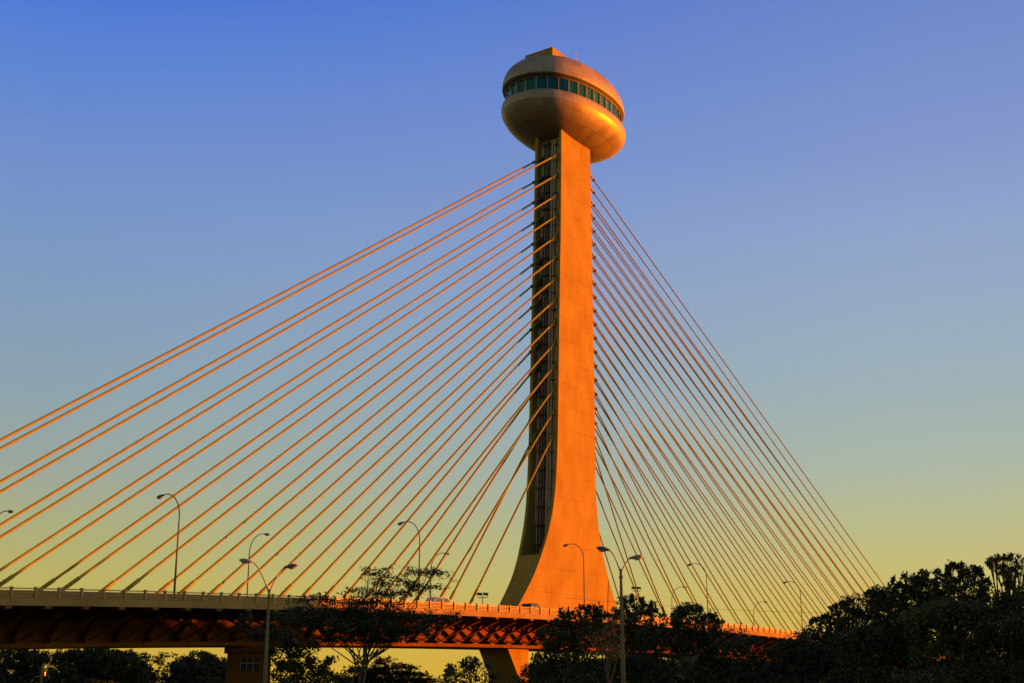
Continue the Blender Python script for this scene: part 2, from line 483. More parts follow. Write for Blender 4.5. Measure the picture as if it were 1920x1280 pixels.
# ------------------------------------------------------------------ observation pod
def panelled(m, cols, height):
    """cladding panels: seams every so many degrees and every `height` metres, each panel its own slight tone"""
    nt = m.node_tree
    N, Lk = nt.nodes, nt.links
    b = N['Principled BSDF']
    old = b.inputs['Base Color'].links[0].from_socket
    def math_(op, a, bb=None):
        x = N.new('ShaderNodeMath'); x.operation = op
        for i, v in enumerate((a, bb)):
            if v is None: continue
            if isinstance(v, (int, float)): x.inputs[i].default_value = v
            else: Lk.new(v, x.inputs[i])
        return x.outputs[0]
    tc = N.new('ShaderNodeTexCoord')
    sp = N.new('ShaderNodeSeparateXYZ'); Lk.new(tc.outputs['Object'], sp.inputs[0])
    an = math_('ARCTAN2', math_('MULTIPLY', math_('SUBTRACT', sp.outputs['Y'], .8), 1.63), math_('SUBTRACT', sp.outputs['X'], .5))
    u = math_('MULTIPLY', math_('ADD', an, 3.15), cols / 6.2832)
    v = math_('DIVIDE', sp.outputs['Z'], height)
    fu, fv = math_('FRACT', u), math_('FRACT', v)
    seam = math_('MAXIMUM', math_('LESS_THAN', fu, .03), math_('LESS_THAN', fv, .035))
    cm = N.new('ShaderNodeCombineXYZ')
    Lk.new(math_('FLOOR', u), cm.inputs[0]); Lk.new(math_('FLOOR', v), cm.inputs[1])
    wn = N.new('ShaderNodeTexWhiteNoise'); Lk.new(cm.outputs[0], wn.inputs['Vector'])
    tone = math_('ADD', math_('MULTIPLY', wn.outputs['Value'], .26), .87)
    tone = math_('MULTIPLY', tone, math_('SUBTRACT', 1.0, math_('MULTIPLY', seam, .4)))
    mx = N.new('ShaderNodeVectorMath'); mx.operation = 'SCALE'
    Lk.new(old, mx.inputs[0]); Lk.new(tone, mx.inputs['Scale'])
    Lk.new(mx.outputs[0], b.inputs['Base Color'])
    Lk.new(math_('ADD', math_('MULTIPLY', wn.outputs['Value'], .16), b.inputs['Roughness'].default_value - .08), b.inputs['Roughness'])
panelled(M['pod'], 40, 1.25)
panelled(M['pod_roof'], 40, 1.6)
PC = (.5, .8)
PA, PB, PN = 13.9, 8.5, 2.2
def pod_ring(s, z, m=144, da=0.0):
    r = []
    for i in range(m):
        t = 2 * math.pi * i / m
        c, sn = math.cos(t), math.sin(t)
        A, B = PA * s + da, PB * s + da
        r.append((PC[0] + A * math.copysign(abs(c)**(2/PN), c), PC[1] + B * math.copysign(abs(sn)**(2/PN), sn), z))
    return r
pod = thing('observation_pod', 'rounded oval observation deck with ribbon windows capping the pylon', 'observation deck', (0, 0, 0))
bm = bmesh.new()
loft(bm, [pod_ring(s, z) for s, z in ((.22, 94.75), (.40, 94.9), (.55, 95.25), (.68, 95.75), (.79, 96.35), (.88, 97.0), (.945, 97.7), (.985, 98.35), (1.003, 98.75))], cap1=False)
link('lower_shell', bm, M['pod'], pod, True)
bm = bmesh.new()
loft(bm, [pod_ring(s, z) for s, z in ((1.004, 98.75), (1.012, 99.3), (1.010, 99.9), (1.0, 100.25), (.925, 100.27))], False, False)
link('rim_band', bm, M['pod_roof'], pod, True)
bm = bmesh.new()
loft(bm, [pod_ring(s, z) for s, z in ((.92, 103.28), (.994, 103.3), (1.0, 103.5), (.993, 104.4), (.965, 105.5), (.915, 106.5), (.84, 107.4), (.73, 108.15), (.58, 108.7), (.35, 109.0))], False, True)
link('roof_shell', bm, M['pod_roof'], pod, True)
bm = bmesh.new()
loft(bm, [pod_ring(.934, 102.75), pod_ring(.934, 103.285)], False, False)
link('window_head', bm, M['soffit'], pod, True)
fine = pod_ring(.945, 100.3, 2880)
cum = [0]
for i in range(1, 2880): cum.append(cum[-1] + math.dist(fine[i], fine[i-1]))
NM = 36
idx = [int(np.searchsorted(cum, cum[-1] * (j + .35) / NM)) for j in range(NM)]
bm = bmesh.new()
loft(bm, [[Vector((PC[0] + (fine[i][0]-PC[0]) * .978, PC[1] + (fine[i][1]-PC[1]) * .978, z)) for i in idx] for z in (100.26, 102.75)], False, False)
win = link('window_band', bm, M['glass'], pod)
for j in range(NM):
    i = idx[j]
    p, q = Vector(fine[i]), Vector(fine[(i+4) % 2880])
    d = (q - p).normalized(); nrm = Vector((d.y, -d.x, 0))
    bm = bmesh.new()
    ring = lambda z: [p + d*a + nrm*b + Vector((0, 0, z)) for a, b in ((-.035, -.08), (.035, -.08), (.035, .1), (-.035, .1))]
    loft(bm, [ring(-.03), ring(2.46)])
    link('mullion', bm, M['mullion'], win)
bm = bmesh.new()
box(bm, -7.7, 4.4, -2.1, 3.55, 107.0, 110.15)
link('roof_block', bm, M['pylon'], pod)
bm = bmesh.new()
a = at_y(1080, 115, -1.0)
tube(bm, [(a.x, a.y, 106.5), (a.x, a.y, a.z + 1.75)], [.07, .05], 6)
tube(bm, [(a.x-.3, a.y, a.z+1.2), (a.x+.3, a.y, a.z+1.2)], .05, 5)
tube(bm, [(a.x-.2, a.y, a.z+.55), (a.x+.35, a.y, a.z+.55)], .04, 5)
box(bm, a.x-.25, a.x-.13, a.y-.06, a.y+.06, a.z+1.0, a.z+1.3)
link('antenna', bm, M['galv'], pod)

# ------------------------------------------------------------------ stay cables
def stay(label, A, B, left):
    A, B = Vector(A), Vector(B)
    L = (A - B).length
    u = (A - B) / L
    e = thing('stay_cable', label, 'stay cable', B, 'stay cables of the left fan' if left else 'stay cables of the right fan')
    inv = Vector(B)
    pt = lambda s: u * s
    bm = bmesh.new(); tube(bm, [pt(.2), pt(L)], .155 if left else .112, 8, False)
    link('strand', bm, M['cable'], e, True)
    bm = bmesh.new(); tube(bm, [pt(-.25), pt(5.2), pt(5.45)], [.22, .22, .16], 8)
    link('deck_sheath', bm, M['cable'], e, True)
    bm = bmesh.new(); tube(bm, [pt(L - 2.9), pt(L + .3)], .2 if left else .17, 8)
    link('tower_sheath', bm, M['cable'], e, True)
    bm = bmesh.new(); tube(bm, [pt(L - 3.1), pt(L - 2.85)], .27, 8)
    link('collar', bm, M['collar'], e, True)

for k in range(14):
    z = 91.0 - 3.66 * k
    xb = -31.3 - 7.49 * (13 - k)
    for row, y in (('near', -1), ('far', 1)):
        stay('%s stay cable down from the top in the %s row of the left fan' % (ORD[k], row),
             (xl(z) + .9, 1.85 * y, z + .5), (xb, 2.0 * y, zroad(xb)), True)
for k in range(21):
    z = 91.3 - (91.3 - 44.0) / 20 * k
    xb = 21.0 + 7.95 * (20 - k)
    for row, y in (('near', -1), ('far', 1)):
        stay('%s stay cable down from the top in the %s row of the right fan' % (ORD[k], row),
             (xr(z) - .35, 1.85 * y, z + .2), (xb, 2.0 * y, zroad(xb)), False)

# ------------------------------------------------------------------ piers
pa = at_y(953, 1217, -2.55); pb = at_y(991, 1217, -2.55)
pc = at_y(974, 1269, -2.55); pd = at_y(991, 1269, -2.55)
ztop = zr(pa.x) - 4.87
sl_ = (pc.x - pa.x) / (pa.z - pc.z)
pier = thing('bridge_pier', 'sunlit wedge shaped concrete pier leg under the pylon foot', 'pier', (0, 0, 0))
bm = bmesh.new()
zb = -.5
xlo = lambda z: min(pa.x + sl_ * (pa.z - z), pb.x - 1.6)
loft(bm, [[(xlo(z), -2.55, z), (pb.x, -2.55, z), (pb.x, 2.55, z), (xlo(z), 2.55, z)] for z in (zb, 1.0, 2.0, 3.0, 4.5, ztop)])
link('column', bm, M['pylon'], pier)

qa, qb = at_y(427, 1217, -2.6), at_y(506, 1217, -2.6)
qd = (qa - CAM).dot(FWD)
zt = zr(qa.x) - 4.87
pw2 = 79 / F_PX * qd
pier2 = thing('bridge_pier', 'shaded square concrete pier with a white barred opening', 'pier', at(427, 1217, qd) * 1.0, rotz=PSI - R(90))
pier2.location.z = 0
pier2.rotation_euler.z += math.atan((427 - 960) / F_PX) * -1.0
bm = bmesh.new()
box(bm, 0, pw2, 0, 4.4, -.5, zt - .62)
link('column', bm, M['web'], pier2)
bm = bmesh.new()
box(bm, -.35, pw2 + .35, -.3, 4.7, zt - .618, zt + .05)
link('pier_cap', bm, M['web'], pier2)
ga, gb = 24 / F_PX * qd, 58 / F_PX * qd
gz0, gz1 = at(460, 1257, qd).z, at(460, 1232, qd).z
bm = bmesh.new()
box(bm, ga, gb, -.012, -.003, gz0, gz1)
grille = link('opening', bm, M['void'], pier2)
bm = bmesh.new()
for f in (.0, .34, .68):
    x = ga + (gb - ga) * f
    box(bm, x-.022, x+.022, -.09, -.02, gz0, gz1)
zc = gz1 * .6 + gz0 * .4
box(bm, ga, gb, -.14, -.092, zc-.03, zc+.03)
link('bar_grille', bm, M['bars'], grille)

# ------------------------------------------------------------------ lamps on the bridge
def bridge_lamp(x, side, label):
    """side -1: near edge, arm reaching over the road (+y); side +1: far edge"""
    y = side * 13.3
    z0 = zroad(x)
    e = thing('street_lamp', label, 'street lamp', (x, y, z0), 'curved arm lamps along the bridge')
    H = 10.6
    bm = bmesh.new()
    pts = [(0, 0, 0), (0, 0, 3), (0, 0, 6)]
    n = 12
    for i in range(n + 1):
        t = (math.pi / 2 + .22) * i / n
        rr = 2.3
        pts.append((0, -side * .92 * rr * (1 - math.cos(t)), H - 2.42 + rr * 1.05 * math.sin(t)))
    rad = [.11, .095, .08] + [.07 - .025 * i / n for i in range(n + 1)]
    tube(bm, pts, rad, 8)
    link('pole', bm, M['lamp_pole'], e, True)
    end = Vector(pts[-1]); d = (end - Vector(pts[-2])).normalized()
    up = Vector((0, 0, 1)); up = (up - d * up.dot(d)).normalized(); lt = d.cross(up)
    bm = bmesh.new()
    secs = [(-.15, .06, .05), (.05, .15, .1), (.4, .23, .15), (.75, .2, .12), (.92, .05, .05)]
    loft(bm, [[end + d*s + lt*(wd*math.cos(a)) + up*(ht*math.sin(a)) for a in [2*math.pi*k/10 for k in range(10)]] for s, wd, ht in secs])
    hd = link('lamp_head', bm, M['lamp_head'], e, True)
    bm = bmesh.new()
    loft(bm, [[end + d*(.5 + .3*math.cos(a)) + lt*(.2*math.sin(a)) - up*h for a in [2*math.pi*k/10 for k in range(10)]] for h in (.1, .2)])
    link('lens', bm, M['lens_and_sunlit_head'], hd, True)

near_px = [(327, 1107), (785, 1124), (1096, 1145), (1328, 1164), (1505, 1185)]
near_lb = ['curved lamp at the near railing, leftmost of the lamps on that side', 'curved lamp at the near railing behind the feathery tree',
           'curved lamp standing in front of the orange pylon foot', 'curved lamp at the near railing behind the middle trees',
           'curved lamp at the near railing beside the right-hand wood']
for (px, py), lb in zip(near_px, near_lb):
    bridge_lamp(at_y(px, py, -13.3).x, -1, lb)
far_lb = {-94.5: 'far side lamp cut by the left edge of the photo', -57: 'far side curved lamp rising beside the forked street light',
          -19.3: 'far side curved lamp close to the white car', 57.6: 'far side curved lamp just right of the floodlight by the pylon',
          95.5: 'smallest far side curved lamp, near the right-hand wood'}
for x, lb in far_lb.items():
    bridge_lamp(x, 1, lb)

def floodlight(px, py, y, label):
    p = at_y(px, py, y)
    z0 = zroad(p.x)
    e = thing('floodlight', label, 'floodlight', (p.x, y, z0), 'twin floodlights aimed at the pylon', rotz=PSI - R(90))
    h = p.z - z0
    bm = bmesh.new(); tube(bm, [(0, 0, 0), (0, 0, h - .25)], .07, 6)
    tube(bm, [(-.62, 0, h - .25), (.62, 0, h - .25)], .05, 6)
    link('pole', bm, M['lamp_pole'], e)
    for s in (-.42, .42):
        bm = bmesh.new()
        loft(bm, [[(s-.36, -.2, h+.05), (s+.36, -.2, h), (s+.36, .3, h+.15), (s-.36, .3, h+.2)],
                  [(s-.36, -.2, h+.3), (s+.36, -.2, h+.25), (s+.36, .3, h+.42), (s-.36, .3, h+.47)]])
        box(bm, s-.3, s-.25, -.03, .03, h-.25, h+.12); box(bm, s+.25, s+.3, -.03, .03, h-.25, h+.12)
        link('lamp_head', bm, M['dark_steel'], e)
floodlight(905, 1116, -3.1, 'small twin floodlight on a post left of the pylon')
floodlight(1193, 1104, -3.1, 'small twin floodlight on a post right of the pylon')

# ------------------------------------------------------------------ cars on the bridge
def car(px, y, label, paint, kind):
    x = at_y(px, 1124, y).x
    z = zroad(x)
    slope = math.atan(.01131 - 2 * 1.766e-4 * x)
    e = thing('parked_car' if False else 'car', label, 'car', (x, y, z), 'cars crossing the bridge')
    e.rotation_euler = (0, -slope, 0)
    if kind == 'suv':
        L, W, side = 4.6, 1.85, [(-2.3, .55), (-2.3, 1.0), (-2.22, 1.12), (-1.9, 1.70), (-1.7, 1.80), (.15, 1.82), (.35, 1.78), (1.15, 1.15), (2.1, 1.02), (2.3, .85), (2.3, .45), (2.0, .32), (-2.1, .32)]
        wnd = [(-1.95, 1.16), (-1.78, 1.66), (.18, 1.68), (.85, 1.16)]
    else:
        L, W, side = 4.3, 1.75, [(-2.15, .5), (-2.15, .98), (-1.95, 1.15), (-1.45, 1.64), (-1.2, 1.73), (.1, 1.75), (.3, 1.71), (1.05, 1.12), (1.95, .92), (2.15, .78), (2.15, .42), (1.9, .3), (-2.0, .3)]
        wnd = [(-1.6, 1.16), (-1.3, 1.6), (.15, 1.61), (.78, 1.12)]
    bm = bmesh.new()
    def ring(yy, k):
        return [(a, yy * (1 if b < 1.1 else (1 - .18 * (b - 1.1) / .7)), b) for a, b in side]
    loft(bm, [ring(-W/2, 1), ring(W/2, 1)])
    bmesh.ops.bevel(bm, geom=[ed for ed in bm.edges], offset=.05, segments=2, affect='EDGES')
    link('body', bm, M[paint], e, True)
    for s in (-1, 1):
        for a, b in ((0, .46), (.54, 1)):
            bm = bmesh.new()
            bx0, bx1 = wnd[0][0], wnd[3][0]; tx0, tx1 = wnd[1][0], wnd[2][0]
            q = [(bx0 + (bx1-bx0)*a, wnd[0][1]), (tx0 + (tx1-tx0)*a, wnd[1][1]), (tx0 + (tx1-tx0)*b, wnd[2][1]), (bx0 + (bx1-bx0)*b, wnd[3][1])]
            f = lambda zz: s * (W/2 * (1 - .18 * max(0, zz - 1.1) / .7) + .006)
            loft(bm, [[(u, f(v), v) for u, v in q], [(u, f(v) - s * .03, v) for u, v in q]])
            link('window', bm, M['car_glass'], e)
        for wx in (-1.4, 1.35):
            bm = bmesh.new(); tube(bm, [(wx, s*(W/2-.2), .33), (wx, s*(W/2+.01), .33)], .33, 18)
            wh = link('wheel', bm, M['tyre'], e)
            bm = bmesh.new(); tube(bm, [(wx, s*(W/2), .33), (wx, s*(W/2+.025), .33)], .2, 14)
            link('rim', bm, M['rim'], wh)
        bm = bmesh.new(); box(bm, L/2-.03, L/2+.015, s*.72-.15, s*.72+.15, .66, .8); link('headlight', bm, M['head'], e)
        bm = bmesh.new(); box(bm, -L/2-.015, -L/2+.03, s*.74-.1, s*.74+.1, .75, .95); link('taillight', bm, M['tail'], e)
    bm = bmesh.new()
    a, b = side[6], side[7]
    loft(bm, [[(a[0]+.08, -.6, a[1]-.05), (a[0]+.08, .6, a[1]-.05), (b[0]-.06, .74, b[1]+.07), (b[0]-.06, -.74, b[1]+.07)],
              [(a[0]+.10, -.6, a[1]-.03), (a[0]+.10, .6, a[1]-.03), (b[0]-.04, .74, b[1]+.09), (b[0]-.04, -.74, b[1]+.09)]])
    link('windscreen', bm, M['car_glass'], e)
car(828, -11.3, 'white car with dark side windows passing behind the railing', 'car_white', 'suv')
car(998, -11.3, 'dark car with a low roof passing the pylon foot', 'car_dark', 'hatch')

# ------------------------------------------------------------------ street lights and wire in front of the bridge
def forked_lamp(px, py, dist, heads, label, rpole):
    base = at(px, 1300, dist); top = at(px, py, dist)
    bx, by = top.x, top.y
    e = thing('street_lamp', label, 'street lamp', (bx, by, 0), 'forked concrete street lights in front of the bridge')
    h = top.z
    bm = bmesh.new(); tube(bm, [(0, 0, -.3), (0, 0, h * .5), (0, 0, h)], [rpole * 1.3, rpole, rpole * .62], 10)
    tube(bm, [(0, 0, h - .55), (0, 0, h - .4)], rpole * .95, 10)
    link('pole', bm, M['post'], e, True)
    for hx, hy, side in heads:
        p = at(hx, hy, dist) - Vector((bx, by, 0))
        inner = Vector((0, 0, h - .25))
        o = p - inner
        hd = Vector((p.x, p.y, 0)).normalized()
        bm = bmesh.new()
        pts = [inner + Vector((o.x*t, o.y*t, o.z * (1 - (1 - t)**1.7))) for t in [i / 10 for i in range(11)]]
        tube(bm, pts, [.055 - .002 * i for i in range(11)], 7)
        arm = link('arm', bm, M['galv'], e, True)
        d = (pts[-1] - pts[-2]).normalized(); d = (d + hd * 1.2).normalized()
        up = Vector((0, 0, 1)); up = (up - d * up.dot(d)).normalized(); lt = d.cross(up)
        bm = bmesh.new()
        secs = [(-.15, .06, .05), (.05, .13, .09), (.3, .2, .14), (.55, .18, .12), (.72, .05, .04)]
        loft(bm, [[p + d*s + lt*(wd*math.cos(a)) + up*(ht*math.sin(a)) for a in [2*math.pi*k/12 for k in range(12)]] for s, wd, ht in secs])
        lh = link('lamp_head', bm, M['lens_and_sunlit_head'] if side > 0 else M['lamp_head'], e, True)  # light put into the colour: sunlit heads pale, shaded heads dark
        bm = bmesh.new()
        loft(bm, [[p + d*(.36 + .2*math.cos(a)) + lt*(.15*math.sin(a)) - up*hh for a in [2*math.pi*k/12 for k in range(12)]] for hh in (.09, .17)])
        link('lens', bm, M['lens_and_sunlit_head'], lh, True)
forked_lamp(1164, 1066, 78, [(1141, 1030, -1), (1184, 1045, 1)], 'tall forked street light standing before the trees right of the pylon', .125)
forked_lamp(505, 1104, 82, [(470, 1052, 1), (537, 1062, -1)], 'forked street light in front of the left bridge deck', .12)

pb_ = at(80, 1246, 100)
e = thing('lamp_post', 'low post with crossarm and glowing orange lamp under the left deck', 'lamp post', (pb_.x, pb_.y, 0))
bm = bmesh.new(); tube(bm, [(0, 0, -.2), (0, 0, pb_.z)], [.12, .08], 8); link('pole', bm, M['post'], e)
bm = bmesh.new()
c0 = at(66, 1268, 100) - Vector((pb_.x, pb_.y, 0)); c1 = at(92, 1266, 100) - Vector((pb_.x, pb_.y, 0))
tube(bm, [c0, c1], .06, 6); tube(bm, [c1, c1 - Vector((0, 0, .25))], .05, 6)
link('crossarm', bm, M['post'], e)
b0 = at(85, 1260, 100) - Vector((pb_.x, pb_.y, 0))
bm = bmesh.new(); bmesh.ops.create_icosphere(bm, subdivisions=2, radius=.05)
for v in bm.verts: v.co += b0
tube(bm, [b0 - Vector((0, 0, .3)), b0 - Vector((0, 0, .06))], .03, 6)
link('bulb', bm, M['bulb'], e, True)

bm = bmesh.new()
wa, wb = at(1060, 1120, 120), at(1700, 1147, 185)
tube(bm, [wa.lerp(wb, i/24) - Vector((0, 0, .55 * 4 * (i/24) * (1 - i/24))) for i in range(25)], .014, 5)
tag(link('power_line', bm, M['wire']), 'thin sagging overhead wire crossing in front of the right cables', 'overhead wire')

# ------------------------------------------------------------------ trees
def leaf_obj(name, P, size, aspect, m, parent, up_bias=0.0, droop=None):
    """many small leaf faces at the points P (n,3)"""
    n = len(P)
    d = rng.normal(size=(n, 3))
    if droop is not None: d = d * .6 + droop
    d[:, 2] *= (1 - up_bias)
    d /= np.linalg.norm(d, axis=1, keepdims=True) + 1e-9
    s = np.cross(d, rng.normal(size=(n, 3)) + np.array([0, 0, 2.0 * up_bias]))
    s /= np.linalg.norm(s, axis=1, keepdims=True) + 1e-9
    ln = size * rng.uniform(.5, 1.5, size=(n, 1)); wd = ln * aspect
    q = np.stack([P, P + d*ln*.45 + s*wd*.5, P + d*ln, P + d*ln*.45 - s*wd*.5], 1).reshape(-1, 3)
    me = bpy.data.meshes.new(name)
    me.vertices.add(4*n); me.vertices.foreach_set('co', q.astype(np.float32).ravel())
    me.loops.add(4*n); me.loops.foreach_set('vertex_index', np.arange(4*n, dtype=np.int32))
    me.polygons.add(n); me.polygons.foreach_set('loop_start', np.arange(0, 4*n, 4, dtype=np.int32))
    me.polygons.foreach_set('loop_total', np.full(n, 4, dtype=np.int32))
    me.update(calc_edges=True)
    me.materials.append(m)
    o = bpy.data.objects.new(name, me)
    COL.objects.link(o); o.parent = parent
    return o

def tree(label, dist, trunk_px, blobs, leaf='leaf_deep', size=.34, dens=1.0, style='broad', group=None, name='tree', spread=1.0, stems=1, cat='tree'):
    """blobs: clumps of the crown as (px, py, rx, ry) seen in the photograph, each given its own depth and thickness"""
    k = dist / F_PX
    b = at(trunk_px, 1290, dist)
    base = Vector((b.x, b.y, 0))
    e = thing(name, label, cat, base, group)
    pts, cents = [], []
    for (px, py, rx, ry) in blobs:
        off = random.uniform(-1, 1) * rx * k * .6 * spread
        c = np.array(at(px, py, dist + off)) - np.array(base)
        a, cz = rx * k, ry * k
        if style == 'broad':
            ncl = max(7, int(dens * 46 * (rx * ry) / 900 * (dist / 130)**1.2))
            for _ in range(ncl):
                v = rng.normal(size=3); v /= np.linalg.norm(v)
                r = rng.uniform(.25, 1)**.45
                cc = c + v * r * np.array([a, a, cz])
                cr = rng.uniform(.28, .75) * min(1.0, .35 + a / 4)
                nl = int(rng.integers(26, 54))
                g = rng.normal(size=(nl, 3)); g /= np.linalg.norm(g, axis=1, keepdims=True)
                pts.append(cc + g * cr * rng.uniform(.5, 1, size=(nl, 1)))
        else:                                    # feathery: flat pads of fine leaflets on wispy sprays
            ncl = max(10, int(dens * 52 * (rx * ry) / 300))
            for _ in range(ncl):
                th = rng.uniform(0, 2*np.pi); r = math.sqrt(rng.uniform(0, 1))
                cc = c + np.array([math.cos(th)*a*r, math.sin(th)*a*r, rng.normal()*cz*.5*(1-.5*r)])
                dd = np.array([math.cos(th), math.sin(th), rng.normal()*.25 - .12])
                nl = int(rng.integers(14, 26)); t = rng.uniform(0, 1, size=(nl, 1))
                pts.append(cc + dd * t * rng.uniform(.7, 1.5) + rng.normal(size=(nl, 3)) * np.array([.16, .16, .09]))
        cents.append((Vector(c), a, cz))
    P = np.concatenate(pts)
    P = P[P[:, 2] > .05]
    if style == 'broad':
        leaf_obj('crown', P, size * .78, .58, M[leaf], e)
    else:
        leaf_obj('crown', P, size, .45, M[leaf], e, up_bias=.55)
    bm = bmesh.new()
    zs_ = sorted(c.z for c, _, _ in cents)
    H = zs_[len(zs_)//2]
    lean = sum((c for c, _, _ in cents), Vector()) / len(cents)
    r0 = max(.12, .022 * zs_[-1] + .05) * (.36 if stems > 1 else .8)
    forks = []
    for s in range(stems):
        o = Vector((random.uniform(-1, 1), random.uniform(-1, 1), 0)) * (.5 if stems > 1 else 0)
        f = Vector((lean.x * .4, lean.y * .4, max(.8, H * .5))) + o * 1.6
        tube(bm, [o + Vector((0, 0, -.3)), o.lerp(f, .5) + Vector((random.uniform(-.15, .15), random.uniform(-.15, .15), 0)), f], [r0 * 1.15, r0 * .9, r0 * .65], 7)
        forks.append(f)
    for i, (c, a, cz) in enumerate(cents):
        f = forks[i % len(forks)]
        if c.z < f.z * .7: continue
        mid = f.lerp(c, .5) + Vector((random.uniform(-.4, .4), random.uniform(-.4, .4), random.uniform(-.2, .3)))
        tube(bm, [f, mid, c], [r0 * .5, r0 * .3, r0 * .1], 6)
        for _ in range(3 if style == 'broad' else 5):
            tip = c + Vector((random.uniform(-1, 1) * a, random.uniform(-1, 1) * a, random.uniform(-.5, .9) * cz)) * .8
            tube(bm, [mid.lerp(c, .5), mid.lerp(c, .8).lerp(tip, .5), tip], [r0 * .18, r0 * .12, r0 * .04], 5)
    link('trunk', bm, M['bark'], e)
    return e

# --- feathery tree standing in front of the left deck
tree('feathery flat-topped tree with wispy pads rising above the left railing', 112, 655,
     [(690, 1072, 20, 3), (716, 1069, 12, 4), (705, 1088, 10, 5), (722, 1080, 8, 5), (680, 1106, 20, 5), (708, 1111, 24, 6), (745, 1091, 24, 5), (775, 1095, 16, 4),
      (790, 1072, 26, 5), (815, 1072, 24, 4), (800, 1099, 24, 4), (735, 1112, 20, 4), (640, 1126, 24, 6), (598, 1120, 16, 5), (572, 1124, 12, 5), (760, 1108, 16, 4),
      (700, 1128, 26, 9), (585, 1142, 30, 9), (640, 1146, 36, 14), (700, 1150, 38, 18), (755, 1152, 32, 11), (802, 1156, 26, 6), (836, 1152, 16, 4),
      (560, 1160, 28, 10), (606, 1168, 34, 15), (660, 1176, 40, 20), (712, 1180, 38, 18), (764, 1176, 30, 12), (800, 1174, 18, 6), (625, 1196, 24, 8), (690, 1200, 26, 7), (740, 1198, 16, 5)],
     'leaf_deep', .21, 1.25, 'feathery', name='feathery_tree', stems=5)
tree('spindly dark tree with bare forked stems beside the barred pier', 118, 580,
     [(560, 1238, 30, 18), (590, 1252, 34, 18), (615, 1240, 16, 12), (545, 1262, 36, 20), (600, 1274, 40, 16), (528, 1230, 24, 18), (560, 1208, 40, 16), (520, 1195, 28, 20), (520, 1168, 26, 16), (545, 1155, 26, 10), (640, 1270, 24, 12), (560, 1285, 60, 16), (480, 1190, 22, 10), (455, 1180, 20, 10), (470, 1160, 22, 8)],
     'leaf_deep', .3, .9, stems=3)
tree('layered dark tree under the deck, left of the wedge pier', 196, 730,
     [(722, 1234, 16, 3), (735, 1242, 26, 4), (745, 1250, 34, 5), (765, 1262, 34, 5), (720, 1262, 46, 8), (690, 1254, 30, 6), (780, 1274, 32, 6), (730, 1274, 60, 9), (670, 1272, 34, 12), (740, 1290, 80, 12), (660, 1290, 50, 12)],
     'leaf_deep', .42, 1.3, 'feathery')
tree('leafy shrub with long leaflets in front of the wedge pier', 100, 880,
     [(880, 1242, 24, 8), (862, 1250, 26, 7), (905, 1248, 16, 11), (848, 1262, 24, 6), (885, 1262, 30, 11), (910, 1270, 24, 12), (850, 1276, 34, 8), (965, 1279, 28, 7), (885, 1288, 60, 12), (980, 1292, 30, 10)],
     'leaf_mid', .26, .55, name='shrub', cat='shrub')
# --- trees beyond the bridge on the left
far = 'trees seen under the left deck'
tree('round domed dark tree under the deck beside the barred pier', 250, 375, [(375, 1238, 32, 16), (350, 1250, 34, 18), (405, 1250, 28, 16), (375, 1266, 66, 22), (375, 1292, 80, 22)], 'leaf_deep', .5, 1.7, group=far)
tree('lacy tree under the left deck letting yellow sky through', 240, 300, [(300, 1228, 40, 6), (275, 1238, 40, 8), (325, 1245, 22, 6), (285, 1256, 40, 8), (250, 1228, 24, 8), (310, 1268, 40, 10), (290, 1284, 60, 14)], 'leaf_deep', .4, .5, 'feathery', group=far)
tree('dense dark tree under the deck, right of the glowing lamp', 235, 190, [(190, 1236, 50, 24), (150, 1240, 40, 22), (230, 1250, 48, 28), (180, 1268, 70, 24), (190, 1292, 90, 24), (255, 1270, 40, 20)], 'leaf_deep', .5, 1.9, group=far)
tree('dark tree filling the left corner under the deck', 230, 45, [(30, 1233, 54, 18), (85, 1232, 50, 12), (10, 1262, 44, 24), (55, 1278, 70, 18), (115, 1266, 40, 20), (60, 1296, 110, 20), (60, 1255, 26, 8)], 'leaf_deep', .5, 1.3, group=far)
tree('low distant tree on the skyline left of the wedge pier', 330, 815, [(815, 1278, 24, 5), (790, 1283, 26, 6), (840, 1292, 90, 10)], 'leaf_deep', .5, 1.0, group=far)
for px_, w_, top_, lb in ((1045, 60, 1236, 'added low dark tree beyond the bridge, right of the wedge pier'), (1170, 70, 1226, 'added low dark tree beyond the bridge behind the tall forked street light'),
                          (1290, 70, 1230, 'added low dark tree beyond the bridge behind the palm'), (1410, 70, 1228, 'added low dark tree beyond the bridge behind the thin feathery tree'),
                          (1345, 60, 1232, 'added low dark tree beyond the bridge between the palm and the thin feathery tree'), (1450, 60, 1232, 'added low dark tree beyond the bridge at the foot of the wood')):
    tree(lb, {1345: 258, 1450: 266}.get(px_, 285), px_, [(px_, top_ + 16, w_ * .6, 16), (px_ - w_ * .6, top_ + 24, w_ * .5, 16), (px_ + w_ * .6, top_ + 22, w_ * .5, 16), (px_, top_ + 48, w_ * 1.1, 28)], 'leaf_deep', .55, 1.3, group='low trees added beyond the bridge')  # added low trees: keep sun off the far left trees, fill gaps
